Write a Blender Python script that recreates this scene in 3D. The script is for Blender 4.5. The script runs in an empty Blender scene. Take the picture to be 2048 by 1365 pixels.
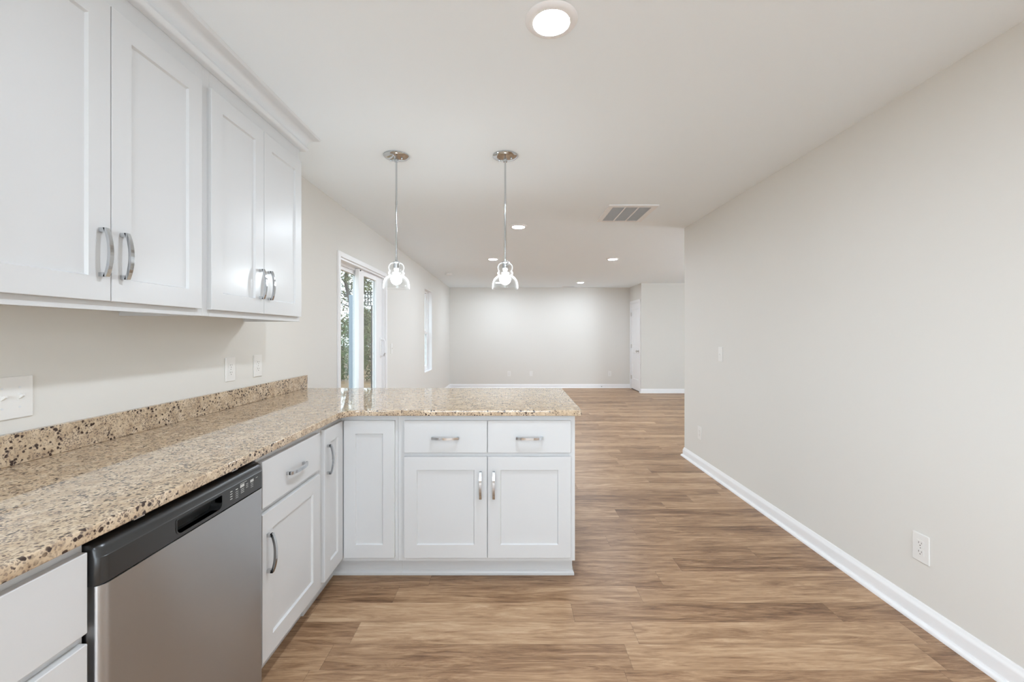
import bpy, bmesh, math, random
from mathutils import Vector, Matrix
random.seed(7)
scene = bpy.context.scene
C = scene.collection
PI = math.pi

# ------------------------------------------------------------------ camera
CAMZ = 1.305
cd = bpy.data.cameras.new('camera'); cam = bpy.data.objects.new('camera', cd); C.objects.link(cam)
cam.location = (0, 0, CAMZ); cam.rotation_euler = (PI/2, 0, 0)
cd.sensor_width = 36; cd.lens = 15.0; cd.shift_x = 0.0005; cd.shift_y = -0.0066
cd.clip_start = 0.02; cd.clip_end = 200
scene.camera = cam

# ------------------------------------------------------------------ world, exposure
w = bpy.data.worlds.new('world'); scene.world = w; w.use_nodes = True
nt = w.node_tree; bg = nt.nodes['Background']
bg.inputs[0].default_value = (0.84, 0.965, 1.07, 1); bg.inputs[1].default_value = 7.2
scene.view_settings.view_transform = 'Standard'
scene.view_settings.look = 'None'
scene.view_settings.exposure = 0.29
scene.view_settings.gamma = 1.0
scene.view_settings.use_curve_mapping = False
cy = scene.cycles
cy.max_bounces = 14; cy.diffuse_bounces = 8; cy.glossy_bounces = 6
cy.transparent_max_bounces = 16; cy.transmission_bounces = 8
cy.sample_clamp_indirect = 4.0
cy.caustics_reflective = False; cy.caustics_refractive = False
try:
    cy.use_denoising = True; cy.denoiser = 'OPENIMAGEDENOISE'
except Exception:
    pass
LED_STRENGTH = 350.0
BULB_STRENGTH = 90.0

# ------------------------------------------------------------------ material helpers
def mat(name, color=(0.8, 0.8, 0.8), rough=0.5, metal=0.0, spec=0.5, aniso=0.0):
    m = bpy.data.materials.new(name); m.use_nodes = True
    b = m.node_tree.nodes['Principled BSDF']
    b.inputs['Base Color'].default_value = (*color, 1)
    b.inputs['Roughness'].default_value = rough
    b.inputs['Metallic'].default_value = metal
    b.inputs['Specular IOR Level'].default_value = spec
    if aniso: b.inputs['Anisotropic'].default_value = aniso
    return m
def N(m, kind, **kw):
    n = m.node_tree.nodes.new(kind)
    for k, v in kw.items():
        if hasattr(n, k): setattr(n, k, v)
    return n
def L(m, a, b): m.node_tree.links.new(a, b)
def math_(m, op, a, b=None, c=None):
    n = N(m, 'ShaderNodeMath', operation=op)
    for i, v in enumerate((a, b, c)):
        if v is None: continue
        if isinstance(v, (int, float)): n.inputs[i].default_value = v
        else: L(m, v, n.inputs[i])
    return n.outputs[0]
def ramp(m, fac, stops):
    n = N(m, 'ShaderNodeValToRGB'); e = n.color_ramp.elements
    while len(e) > 1: e.remove(e[-1])
    e[0].position = stops[0][0]; e[0].color = (*stops[0][1], 1)
    for p, c in stops[1:]:
        x = e.new(p); x.color = (*c, 1)
    L(m, fac, n.inputs[0]); return n.outputs[0]
def mixc(m, fac, a, b, mode='MIX'):
    n = N(m, 'ShaderNodeMix', data_type='RGBA', blend_type=mode)
    for sock, v in ((n.inputs[0], fac), (n.inputs[6], a), (n.inputs[7], b)):
        if isinstance(v, (int, float)): sock.default_value = v
        elif isinstance(v, tuple): sock.default_value = (*v, 1)
        else: L(m, v, sock)
    return n.outputs[2]
def noise(m, vec, scale, detail=2, rough=0.5, dist=0.0):
    n = N(m, 'ShaderNodeTexNoise'); n.inputs['Scale'].default_value = scale
    n.inputs['Detail'].default_value = detail; n.inputs['Roughness'].default_value = rough
    n.inputs['Distortion'].default_value = dist
    L(m, vec, n.inputs['Vector']); return n.outputs[0]
def objco(m, scale=(1, 1, 1)):
    t = N(m, 'ShaderNodeTexCoord'); mp = N(m, 'ShaderNodeMapping')
    mp.inputs['Scale'].default_value = scale
    L(m, t.outputs['Object'], mp.inputs['Vector']); return mp.outputs[0]
def bump(m, h, strength, dist):
    b = N(m, 'ShaderNodeBump'); b.inputs['Strength'].default_value = strength; b.inputs['Distance'].default_value = dist
    L(m, h, b.inputs['Height']); L(m, b.outputs[0], m.node_tree.nodes['Principled BSDF'].inputs['Normal'])
def bsdf(m): return m.node_tree.nodes['Principled BSDF']

def paint(name, col, rough=0.6):
    m = mat(name, col, rough, spec=0.3)
    v = objco(m); n = noise(m, v, 180, 3)
    bump(m, n, 0.12, 0.0006)
    n2 = noise(m, v, 0.9, 2)
    L(m, mixc(m, n2, tuple(c*0.985 for c in col), tuple(min(1, c*1.015) for c in col)), bsdf(m).inputs['Base Color'])
    return m
M = {}
M['wall'] = paint('wall_paint', (0.73, 0.715, 0.68))
M['ceiling'] = paint('ceiling_paint', (0.885, 0.945, 0.995), 0.75)
M['trim'] = mat('trim_paint', (0.86, 0.86, 0.87), 0.35)
M['cab'] = mat('cabinet_white', (0.625, 0.63, 0.635), 0.30, spec=0.45)
M['crown'] = mat('crown_paint', (0.72, 0.745, 0.77), 0.35)
M['cabin'] = mat('cabinet_inside', (0.62, 0.61, 0.59), 0.55)
M['chrome'] = mat('polished_chrome', (0.60, 0.62, 0.64), 0.10, 1.0)
M['nickel'] = mat('satin_nickel', (0.62, 0.60, 0.57), 0.28, 1.0)
M['plastic'] = mat('plate_plastic', (0.80, 0.79, 0.77), 0.35)
M['slot'] = mat('slot_dark', (0.14, 0.12, 0.11), 0.5)
M['vinyl'] = mat('white_vinyl', (0.88, 0.88, 0.89), 0.3)
M['black'] = mat('black_plastic', (0.028, 0.028, 0.028), 0.28)
M['blackmat'] = mat('black_void', (0.006, 0.006, 0.006), 0.7)
M['mark'] = mat('panel_marking', (0.55, 0.55, 0.53), 0.5)
M['ventgrey'] = mat('vent_backing', (0.73, 0.75, 0.77), 0.6)
M['dark'] = mat('rubber_dark', (0.05, 0.05, 0.05), 0.6)
M['charcoal'] = mat('charcoal_wood', (0.055, 0.05, 0.045), 0.6)
M['bluegrey'] = mat('pale_bluegrey', (0.20, 0.24, 0.29), 0.6)

# brushed stainless
m = mat('brushed_steel', (0.48, 0.47, 0.46), 0.30, 1.0, aniso=0.92); M['steel'] = m
bsdf(m).inputs['Anisotropic Rotation'].default_value = 0.25
v = objco(m, (3, 3, 400)); n_ = noise(m, v, 1.0, 3)
L(m, math_(m, 'MULTIPLY_ADD', n_, 0.06, 0.30), bsdf(m).inputs['Roughness'])
v2 = objco(m, (1, 1, 1)); n2 = noise(m, v2, 2.3, 2)
L(m, mixc(m, n2, (0.43, 0.425, 0.425), (0.49, 0.485, 0.485)), bsdf(m).inputs['Base Color'])
tg = N(m, 'ShaderNodeTangent', direction_type='RADIAL', axis='Z'); L(m, tg.outputs[0], bsdf(m).inputs['Tangent'])

# glass (thin, clear)
def glass(name, tint, ior=1.45, gain=1.0, edge=0.0):
    m = bpy.data.materials.new(name); m.use_nodes = True; t = m.node_tree; t.nodes.remove(t.nodes['Principled BSDF'])
    out = t.nodes['Material Output']
    tr = N(m, 'ShaderNodeBsdfTransparent'); tr.inputs[0].default_value = (*tint, 1)
    gl = N(m, 'ShaderNodeBsdfGlossy'); gl.inputs['Roughness'].default_value = 0.01
    fr = N(m, 'ShaderNodeFresnel'); fr.inputs[0].default_value = ior
    mx = N(m, 'ShaderNodeMixShader')
    ge = N(m, 'ShaderNodeNewGeometry')
    fin = mx
    f = math_(m, 'MULTIPLY', math_(m, 'MULTIPLY', fr.outputs[0], gain), math_(m, 'SUBTRACT', 1.0, ge.outputs['Backfacing']))
    if edge:  # white mixed in at grazing angles paints the shade's bright rims
        lw = N(m, 'ShaderNodeLayerWeight'); lw.inputs[0].default_value = 0.5
        ef = math_(m, 'MINIMUM', math_(m, 'MULTIPLY', math_(m, 'POWER', lw.outputs['Facing'], 4.0), edge), 1.0)
        dd = N(m, 'ShaderNodeBsdfDiffuse'); dd.inputs[0].default_value = (0.9, 0.9, 0.9, 1)
        tt = N(m, 'ShaderNodeBsdfTranslucent'); tt.inputs[0].default_value = (0.9, 0.9, 0.9, 1)
        m1 = N(m, 'ShaderNodeMixShader'); m1.inputs[0].default_value = 0.6; L(m, dd.outputs[0], m1.inputs[1]); L(m, tt.outputs[0], m1.inputs[2])
        m2 = N(m, 'ShaderNodeMixShader'); L(m, ef, m2.inputs[0]); L(m, mx.outputs[0], m2.inputs[1]); L(m, m1.outputs[0], m2.inputs[2])
        fin = m2
    L(m, f, mx.inputs[0])
    L(m, tr.outputs[0], mx.inputs[1]); L(m, gl.outputs[0], mx.inputs[2]); L(m, fin.outputs[0], out.inputs[0])
    return m
M['pane'] = glass('window_glass', (0.58, 0.60, 0.595))
M['shade'] = glass('clear_shade_glass', (0.975, 0.98, 0.98), 1.5, 1.3, 0.26)

def emit(name, col, s):
    m = bpy.data.materials.new(name); m.use_nodes = True; t = m.node_tree; t.nodes.remove(t.nodes['Principled BSDF'])
    e = N(m, 'ShaderNodeEmission'); e.inputs[0].default_value = (*col, 1); e.inputs[1].default_value = s
    L(m, e.outputs[0], t.nodes['Material Output'].inputs[0]); return m
M['led'] = emit('led_lens', (0.88, 0.985, 1.105), LED_STRENGTH)
M['bulb'] = emit('bulb_glow', (0.92, 1.0, 1.06), BULB_STRENGTH)

# granite
m = mat('granite', (0.6, 0.5, 0.38), 0.035, spec=0.55); M['granite'] = m
v = objco(m)
wn = N(m, 'ShaderNodeTexNoise'); wn.inputs['Scale'].default_value = 60; wn.inputs['Detail'].default_value = 2; L(m, v, wn.inputs['Vector'])
vm = N(m, 'ShaderNodeVectorMath', operation='MULTIPLY_ADD'); L(m, wn.outputs['Color'], vm.inputs[0]); vm.inputs[1].default_value = (0.012,)*3; L(m, v, vm.inputs[2])
vw = vm.outputs[0]
base = ramp(m, noise(m, vw, 26, 5, 0.6), [(0.30, (0.42, 0.305, 0.205)), (0.46, (0.54, 0.415, 0.285)), (0.60, (0.64, 0.51, 0.365)), (0.78, (0.70, 0.60, 0.475))])
def voro(scale, lo, hi, vec=vw, rnd=1.0):
    n = N(m, 'ShaderNodeTexVoronoi'); n.inputs['Scale'].default_value = scale; n.inputs['Randomness'].default_value = rnd
    L(m, vec, n.inputs['Vector'])
    return ramp(m, n.outputs['Distance'], [(lo, (1, 1, 1)), (hi, (0, 0, 0))]), n
clus = ramp(m, noise(m, v, 18, 3, 0.6), [(0.40, (0, 0, 0)), (0.56, (1, 1, 1))])
clus2 = ramp(m, noise(m, v, 13, 2, 0.5), [(0.44, (0, 0, 0)), (0.52, (1, 1, 1))])
s1, v1n = voro(150, 0.30, 0.46)
s2, vn = voro(72, 0.30, 0.40)
s3, v3n = voro(115, 0.30, 0.42)
def pick(n, th):
    q = N(m, 'ShaderNodeSeparateColor'); L(m, n.outputs['Color'], q.inputs[0]); return math_(m, 'GREATER_THAN', q.outputs[0], th)
gn = ramp(m, noise(m, vw, 75, 3, 0.7), [(0.53, (0, 0, 0)), (0.63, (1, 1, 1))])
c0 = mixc(m, math_(m, 'MULTIPLY', gn, 0.60), base, (0.245, 0.19, 0.15))
c1 = mixc(m, math_(m, 'MULTIPLY', math_(m, 'MULTIPLY', s1, clus), 0.85), c0, (0.155, 0.115, 0.10))
c2 = mixc(m, math_(m, 'MULTIPLY', math_(m, 'MULTIPLY', s3, pick(v3n, 0.62)), 0.9), c1, (0.085, 0.055, 0.05))
c3 = mixc(m, math_(m, 'MULTIPLY', math_(m, 'MULTIPLY', s2, pick(vn, 0.5)), math_(m, 'MULTIPLY', clus2, 0.97)), c2, (0.035, 0.020, 0.018))
L(m, c3, bsdf(m).inputs['Base Color'])

# vinyl plank floor
m = mat('plank_floor', (0.3, 0.2, 0.12), 0.36, spec=0.35); M['floor'] = m
PW, PL = 0.1385, 1.22
tc = N(m, 'ShaderNodeTexCoord'); sx = N(m, 'ShaderNodeSeparateXYZ'); L(m, tc.outputs['Object'], sx.inputs[0])
X_, Y_ = sx.outputs[0], sx.outputs[1]
yr = math_(m, 'DIVIDE', math_(m, 'ADD', Y_, 10.0 - 0.022), PW)
row = math_(m, 'FLOOR', yr); fy = math_(m, 'FRACT', yr)
w1 = N(m, 'ShaderNodeTexWhiteNoise', noise_dimensions='1D'); L(m, row, w1.inputs['W'])
xr = math_(m, 'ADD', math_(m, 'DIVIDE', math_(m, 'ADD', X_, 20.0), PL), math_(m, 'MULTIPLY', w1.outputs[0], 7.3))
col = math_(m, 'FLOOR', xr); fx = math_(m, 'FRACT', xr)
cv = N(m, 'ShaderNodeCombineXYZ'); L(m, row, cv.inputs[0]); L(m, col, cv.inputs[1])
w2 = N(m, 'ShaderNodeTexWhiteNoise', noise_dimensions='2D'); L(m, cv.outputs[0], w2.inputs['Vector'])
pid = w2.outputs[0]
gv = N(m, 'ShaderNodeCombineXYZ')
L(m, math_(m, 'ADD', X_, math_(m, 'MULTIPLY', pid, 41.0)), gv.inputs[0]); L(m, Y_, gv.inputs[1]); L(m, math_(m, 'MULTIPLY', pid, 17.0), gv.inputs[2])
def gmap(sx_, sy_):
    mp = N(m, 'ShaderNodeMapping'); mp.inputs['Scale'].default_value = (sx_, sy_, 1); L(m, gv.outputs[0], mp.inputs['Vector']); return mp.outputs[0]
g1 = noise(m, gmap(2.2, 20), 1.0, 8, 0.70, 1.6)
g2 = noise(m, gmap(6.0, 70), 1.0, 5, 0.65, 0.8)
g3 = noise(m, gmap(14, 260), 1.0, 2, 0.5)
g4 = noise(m, gmap(0.7, 4.5), 1.0, 2, 0.5, 0.6)
t_ = math_(m, 'ADD', math_(m, 'MULTIPLY', g1, 0.50), math_(m, 'ADD', math_(m, 'MULTIPLY', g2, 0.22), math_(m, 'MULTIPLY', g3, 0.12)))
t_ = math_(m, 'ADD', t_, math_(m, 'MULTIPLY', g4, 0.16))
t_ = math_(m, 'ADD', t_, math_(m, 'MULTIPLY', math_(m, 'SUBTRACT', pid, 0.5), 0.10))
fc = ramp(m, t_, [(0.37, (0.125, 0.063, 0.031)), (0.44, (0.245, 0.138, 0.074)), (0.50, (0.35, 0.211, 0.119)), (0.56, (0.455, 0.292, 0.171)), (0.65, (0.60, 0.42, 0.27))])
seam = math_(m, 'MAXIMUM', math_(m, 'LESS_THAN', fy, 0.012), math_(m, 'LESS_THAN', fx, 0.0016))
fc = mixc(m, math_(m, 'MULTIPLY', seam, 0.45), fc, (0.07, 0.04, 0.025))
L(m, fc, bsdf(m).inputs['Base Color'])
L(m, math_(m, 'MULTIPLY_ADD', g2, 0.16, 0.30), bsdf(m).inputs['Roughness'])
bump(m, math_(m, 'SUBTRACT', math_(m, 'MULTIPLY', g2, 0.5), seam), 0.25, 0.0006)

# outdoors
def leafmat(name, a, b):
    m = mat(name, a, 0.6, spec=0.2)
    v = objco(m); n = noise(m, v, 3.5, 2)
    L(m, mixc(m, ramp(m, n, [(0.4, (0, 0, 0)), (0.6, (1, 1, 1))]), a, b), bsdf(m).inputs['Base Color']); return m
M['leaf_olive'] = leafmat('leaf_olive', (0.075, 0.085, 0.03), (0.13, 0.12, 0.05))
M['leaf_rust'] = leafmat('leaf_rust', (0.17, 0.08, 0.04), (0.11, 0.095, 0.04))
M['leaf_green'] = leafmat('leaf_green', (0.06, 0.095, 0.03), (0.12, 0.165, 0.055))
M['bark'] = leafmat('bark', (0.07, 0.055, 0.045), (0.11, 0.09, 0.075))
M['litter'] = leafmat('leaf_litter', (0.22, 0.13, 0.06), (0.16, 0.10, 0.055))
M['twig'] = leafmat('twigs', (0.22, 0.18, 0.15), (0.12, 0.10, 0.08))

# ------------------------------------------------------------------ mesh helpers
def box(bm, x0, x1, y0, y1, z0, z1, bev=0.0, seg=2):
    r = bmesh.ops.create_cube(bm, size=1.0)
    vs = r['verts']
    bmesh.ops.scale(bm, vec=(x1-x0, y1-y0, z1-z0), verts=vs)
    bmesh.ops.translate(bm, vec=((x0+x1)/2, (y0+y1)/2, (z0+z1)/2), verts=vs)
    if bev:
        es = list({e for v_ in vs for e in v_.link_edges})
        bmesh.ops.bevel(bm, geom=es, offset=bev, segments=seg, affect='EDGES', profile=0.5)
    return bm
def new(*boxes, bev=0.0):
    bm = bmesh.new()
    for b in boxes: box(bm, *b, bev=bev)
    return bm
def cyl(bm, c, r, h, axis='Z', seg=32, r2=None):
    """cylinder centred at c"""
    mt = Matrix.Translation(c)
    if axis == 'X': mt = mt @ Matrix.Rotation(PI/2, 4, 'Y')
    if axis == 'Y': mt = mt @ Matrix.Rotation(-PI/2, 4, 'X')
    bmesh.ops.create_cone(bm, cap_ends=True, segments=seg, radius1=r, radius2=r if r2 is None else r2, depth=h, matrix=mt)
    return bm
def lathe(bm, prof, c=(0, 0, 0), seg=48, closed=False):
    rings = []
    for r, z in prof:
        if r < 1e-5: rings.append([bm.verts.new((c[0], c[1], c[2]+z))])
        else: rings.append([bm.verts.new((c[0]+r*math.cos(2*PI*i/seg), c[1]+r*math.sin(2*PI*i/seg), c[2]+z)) for i in range(seg)])
    pairs = list(zip(rings, rings[1:]))
    if closed: pairs.append((rings[-1], rings[0]))
    for a, b in pairs:
        for i in range(seg):
            j = (i+1) % seg
            if len(a) == 1 and len(b) == 1: continue
            if len(a) == 1: f = (a[0], b[j], b[i])
            elif len(b) == 1: f = (a[i], a[j], b[0])
            else: f = (a[i], a[j], b[j], b[i])
            try: bm.faces.new(f)
            except ValueError: pass
    bmesh.ops.recalc_face_normals(bm, faces=bm.faces)
    return bm
def tube(bm, pts, rad, seg=10):
    """round tube along points; rad a number or a list"""
    pts = [Vector(p) for p in pts]; rings = []
    for i, p in enumerate(pts):
        d = (pts[min(i+1, len(pts)-1)] - pts[max(i-1, 0)]).normalized()
        up = Vector((0, 0, 1)) if abs(d.z) < 0.9 else Vector((1, 0, 0))
        u = d.cross(up).normalized(); v_ = d.cross(u)
        r = rad[i] if isinstance(rad, (list, tuple)) else rad
        rings.append([bm.verts.new(p + u*math.cos(2*PI*k/seg)*r + v_*math.sin(2*PI*k/seg)*r) for k in range(seg)])
    for a, b in zip(rings, rings[1:]):
        for i in range(seg): bm.faces.new((a[i], a[(i+1) % seg], b[(i+1) % seg], b[i]))
    bm.faces.new(rings[0]); bm.faces.new(rings[-1][::-1])
    return bm
def sweep(bm, path, prof, side=1, caps=True):
    """prof: (out, z) points swept along the xy path with mitred corners; out is to the right of travel for side=1"""
    P = [Vector((p[0], p[1])) for p in path]; n = len(P); sec = []
    def nrm(a, b):
        d = (b-a).normalized(); return Vector((d.y, -d.x))*side
    for i in range(n):
        if i == 0: o = nrm(P[0], P[1])
        elif i == n-1: o = nrm(P[-2], P[-1])
        else:
            a, b = nrm(P[i-1], P[i]), nrm(P[i], P[i+1]); s = (a+b); o = s/ (1+a.dot(b))
        sec.append([bm.verts.new((P[i].x+o.x*q[0], P[i].y+o.y*q[0], q[1])) for q in prof])
    k = len(prof)
    for a, b in zip(sec, sec[1:]):
        for i in range(k): bm.faces.new((a[i], a[(i+1) % k], b[(i+1) % k], b[i]))
    if caps: bm.faces.new(sec[0]); bm.faces.new(sec[-1])
    bmesh.ops.recalc_face_normals(bm, faces=bm.faces)
    return bm
def prism(bm, pts, z0, z1):
    lo = [bm.verts.new((x, y, z0)) for x, y in pts]; hi = [bm.verts.new((x, y, z1)) for x, y in pts]
    n = len(pts)
    for i in range(n): bm.faces.new((lo[i], lo[(i+1) % n], hi[(i+1) % n], hi[i]))
    ft = bm.faces.new(hi); fb = bm.faces.new(lo[::-1])
    bmesh.ops.recalc_face_normals(bm, faces=bm.faces)
    return ft, fb

ORIG = {}
def obj(name, bm, mt, parent=None, smooth=False):
    me = bpy.data.meshes.new(name)
    o = bpy.data.objects.new(name, me)
    if parent is not None:
        org = ORIG.get(parent.as_pointer(), Vector((0, 0, 0)))
        bmesh.ops.translate(bm, vec=-org, verts=bm.verts)
        o.parent = parent; ORIG[o.as_pointer()] = org
    bm.to_mesh(me); bm.free()
    me.materials.append(M[mt] if isinstance(mt, str) else mt)
    if smooth:
        for p in me.polygons: p.use_smooth = True
        if smooth != 'all':
            me.set_sharp_from_angle(angle=math.radians(35))
    C.objects.link(o); return o
def tag(o, label=None, cat=None, group=None, kind=None):
    if label: o['label'] = label
    if cat: o['category'] = cat
    if group: o['group'] = group
    if kind: o['kind'] = kind
    return o
def thing(name, label, cat, loc=(0, 0, 0), group=None, kind=None):
    o = bpy.data.objects.new(name, None); C.objects.link(o); o.location = loc; o.empty_display_size = 0.1
    ORIG[o.as_pointer()] = Vector(loc)
    return tag(o, label, cat, group, kind)
def copy_tree(o, parent=None):
    c = o.copy(); C.objects.link(c)
    if parent is not None: c.parent = parent
    for ch in list(o.children): copy_tree(ch, c)
    return c
def struct(name, bm, mt, smooth=False):
    return tag(obj(name, bm, mt, None, smooth), kind='structure')

# ------------------------------------------------------------------ room shell
XL, XR, H = -1.503, 1.852, 2.44
YN, YF, YC = -3.3, 10.36, 4.568        # near wall, far wall, right wall corner
XH, YR, XS = 6.2, 9.46, 2.875          # hall right wall, closet front wall, closet side wall
LT = 0.142                               # left wall thickness
DY0, DY1, DZ1 = 3.72, 5.065, 1.985       # sliding door opening
WY0, WY1, WZ0, WZ1 = 7.38, 8.06, 0.63, 2.105  # window opening
struct('floor', new((XL-LT, XH+0.1, YN-0.1, YF+0.1, -0.06, 0.0)), 'floor')
struct('ceiling', new((XL-LT, XH+0.1, YN-0.1, YF+0.1, H, H+0.1)), 'ceiling')
struct('wall_left', new((XL-LT, XL, YN, -2.95, 0, H), (XL-LT, XL, -2.95, -0.75, 0, 0.85), (XL-LT, XL, -2.95, -0.75, 2.25, H), (XL-LT, XL, -0.75, DY0, 0, H), (XL-LT, XL, DY0, DY1, DZ1, H), (XL-LT, XL, DY1, WY0, 0, H),  # first gap is an unseen added opening that lights the right wall and ceiling
    (XL-LT, XL, WY0, WY1, 0, WZ0), (XL-LT, XL, WY0, WY1, WZ1, H), (XL-LT, XL, WY1, YF, 0, H)), 'wall')
struct('wall_right', new((XR, XR+0.13, YN, YC, 0, H)), 'wall')
struct('wall_hall', new((XR+0.13, XH, YC-0.13, YC, 0, H)), 'wall')
struct('wall_far', new((XL-LT, XS, YF, YF+0.1, 0, H)), 'wall')
CY0, CY1, CZ = 9.565, 10.255, 2.035     # closet door opening
struct('wall_closet_side', new((XS, XS+0.11, YR, CY0, 0, H), (XS, XS+0.11, CY0, CY1, CZ, H), (XS, XS+0.11, CY1, YF, 0, H)), 'wall')
struct('wall_closet_front', new((XS+0.11, XH, YR, YR+0.1, 0, H)), 'wall')
struct('wall_hall_end', new((XH, XH+0.1, YC-0.13, 4.75, 0, H), (XH, XH+0.1, 4.75, 6.7, 0, 0.12), (XH, XH+0.1, 4.75, 6.7, 2.35, H), (XH, XH+0.1, 6.7, YF, 0, H)), 'wall')  # gap is an unseen opening added to brighten the far ceiling
# near wall (behind the camera) with a big opening added to let fill light in
struct('wall_near', new((XL-LT, -1.0, YN-0.1, YN, 0, H), (1.4, XR+0.13, YN-0.1, YN, 0, H), (-1.0, 1.4, YN-0.1, YN, 0, 0.60), (-1.0, 1.4, YN-0.1, YN, 2.10, H)), 'wall')

BP = [(0, 0), (0.031, 0), (0.031, 0.007), (0.027, 0.015), (0.019, 0.020), (0.014, 0.021), (0.014, 0.066), (0.012, 0.074), (0.0075, 0.080), (0.006, 0.088), (0.003, 0.094), (0, 0.095)]
def base(name, path, side): struct(name, sweep(bmesh.new(), path, BP, side), 'trim', True)
base('baseboard_right', [(XR, YN), (XR, YC), (XH, YC)], -1)
base('baseboard_far', [(XL, YF), (XS, YF)], 1)
base('baseboard_left', [(XL, DY1+0.055), (XL, YF-0.032)], 1)
base('baseboard_left_near', [(XL, 3.11), (XL, DY0-0.05)], 1)
base('baseboard_closet', [(XS, CY0-0.062), (XS, YR), (XH, YR)], 1)

# ------------------------------------------------------------------ sliding glass door (door_1)
d1 = thing('door_1', None, None, (XL, DY0, 0), kind='structure')
cs = 0.045
bm = bmesh.new()
box(bm, XL, XL+0.017, DY0-cs, DY0, 0, DZ1+cs, bev=0.003); box(bm, XL, XL+0.017, DY1, DY1+cs, 0, DZ1+cs, bev=0.003); box(bm, XL, XL+0.017, DY0, DY1, DZ1, DZ1+cs, bev=0.003)
obj('door_casing', bm, 'trim', d1)
bm = bmesh.new()     # vinyl frame lining the opening
box(bm, XL-LT, XL, DY0, DY0+0.018, 0, DZ1); box(bm, XL-LT, XL, DY1-0.018, DY1, 0, DZ1)
box(bm, XL-LT, XL, DY0+0.018, DY1-0.018, DZ1-0.018, DZ1); box(bm, XL-LT, XL-0.01, DY0+0.018, DY1-0.018, 0.001, 0.035)
box(bm, XL-0.078, XL-0.070, DY0+0.018, DY1-0.018, DZ1-0.04, DZ1-0.018)
obj('door_frame', bm, 'vinyl', d1)
def sash(name, x0, x1, y0, y1, z0, z1, sl, sr, rb, rt, parent, bev=0.004):
    bm = bmesh.new()
    box(bm, x0, x1, y0, y0+sl, z0, z1, bev=bev); box(bm, x0, x1, y1-sr, y1, z0, z1, bev=bev)
    box(bm, x0, x1, y0+sl, y1-sr, z0, z0+rb, bev=bev); box(bm, x0, x1, y0+sl, y1-sr, z1-rt, z1, bev=bev)
    s = obj(name, bm, 'vinyl', parent)
    xm = (x0+x1)/2
    obj('glass_pane', new((xm-0.003, xm+0.003, y0+sl-0.004, y1-sr+0.004, z0+rb-0.004, z1-rt+0.004)), 'pane', s)
    return s
sash('fixed_panel', XL-0.125, XL-0.085, DY0+0.02, 4.47, 0.036, DZ1-0.02, 0.075, 0.10, 0.10, 0.055, d1)
sl = sash('sliding_panel', XL-0.068, XL-0.030, 4.288, DY1-0.02, 0.036, DZ1-0.02, 0.145, 0.208, 0.10, 0.055, d1)
bm = bmesh.new()
hy = DY1-0.075
tube(bm, [(XL-0.03, hy, 1.055), (XL+0.012, hy, 1.06), (XL+0.024, hy, 1.085), (XL+0.026, hy, 1.15), (XL+0.024, hy, 1.215), (XL+0.012, hy, 1.24), (XL-0.03, hy, 1.245)], 0.011, 12)
box(bm, XL-0.0301, XL-0.022, hy-0.022, hy+0.022, 1.03, 1.27, bev=0.003)
obj('door_handle', bm, 'vinyl', sl, True)
obj('latch', cyl(bmesh.new(), (XL-0.026, 4.32, DZ1-0.035), 0.006, 0.01, 'X', 12), 'dark', sl)

# ------------------------------------------------------------------ window_1
w1_ = thing('window_1', None, None, (XL, WY0, WZ0), kind='structure')
bm = bmesh.new()
XO0, XO1 = XL-0.14, XL-0.075
box(bm, XO0, XO1, WY0, WY0+0.04, WZ0, WZ1, bev=0.003); box(bm, XO0, XO1, WY1-0.04, WY1, WZ0, WZ1, bev=0.003)
box(bm, XO0, XO1, WY0+0.04, WY1-0.04, WZ0, WZ0+0.04, bev=0.003); box(bm, XO0, XO1, WY0+0.04, WY1-0.04, WZ1-0.04, WZ1, bev=0.003)
obj('window_frame', bm, 'vinyl', w1_)
sash('lower_sash', XL-0.105, XL-0.080, WY0+0.042, WY1-0.042, WZ0+0.042, 1.345, 0.035, 0.035, 0.045, 0.035, w1_, 0.002)
sash('upper_sash', XL-0.135, XL-0.108, WY0+0.042, WY1-0.042, 1.312, WZ1-0.042, 0.035, 0.035, 0.033, 0.035, w1_, 0.002)
bm = bmesh.new()
t = 0.008
box(bm, XL-0.074, XL-0.001, WY0+0.0005, WY0+t, WZ0+0.001, WZ1-0.001); box(bm, XL-0.074, XL-0.001, WY1-t, WY1-0.0005, WZ0+0.001, WZ1-0.001)
box(bm, XL-0.074, XL-0.001, WY0+t, WY1-t, WZ1-t, WZ1-0.001); box(bm, XL-0.074, XL+0.004, WY0+0.0005, WY1-0.0005, WZ0+0.0005, WZ0+0.014, bev=0.002)
obj('window_reveal', bm, 'trim', w1_)
obj('sash_lock', new((XL-0.0798, XL-0.062, 7.70, 7.76, 1.346, 1.362), bev=0.003), 'vinyl', w1_)

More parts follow.
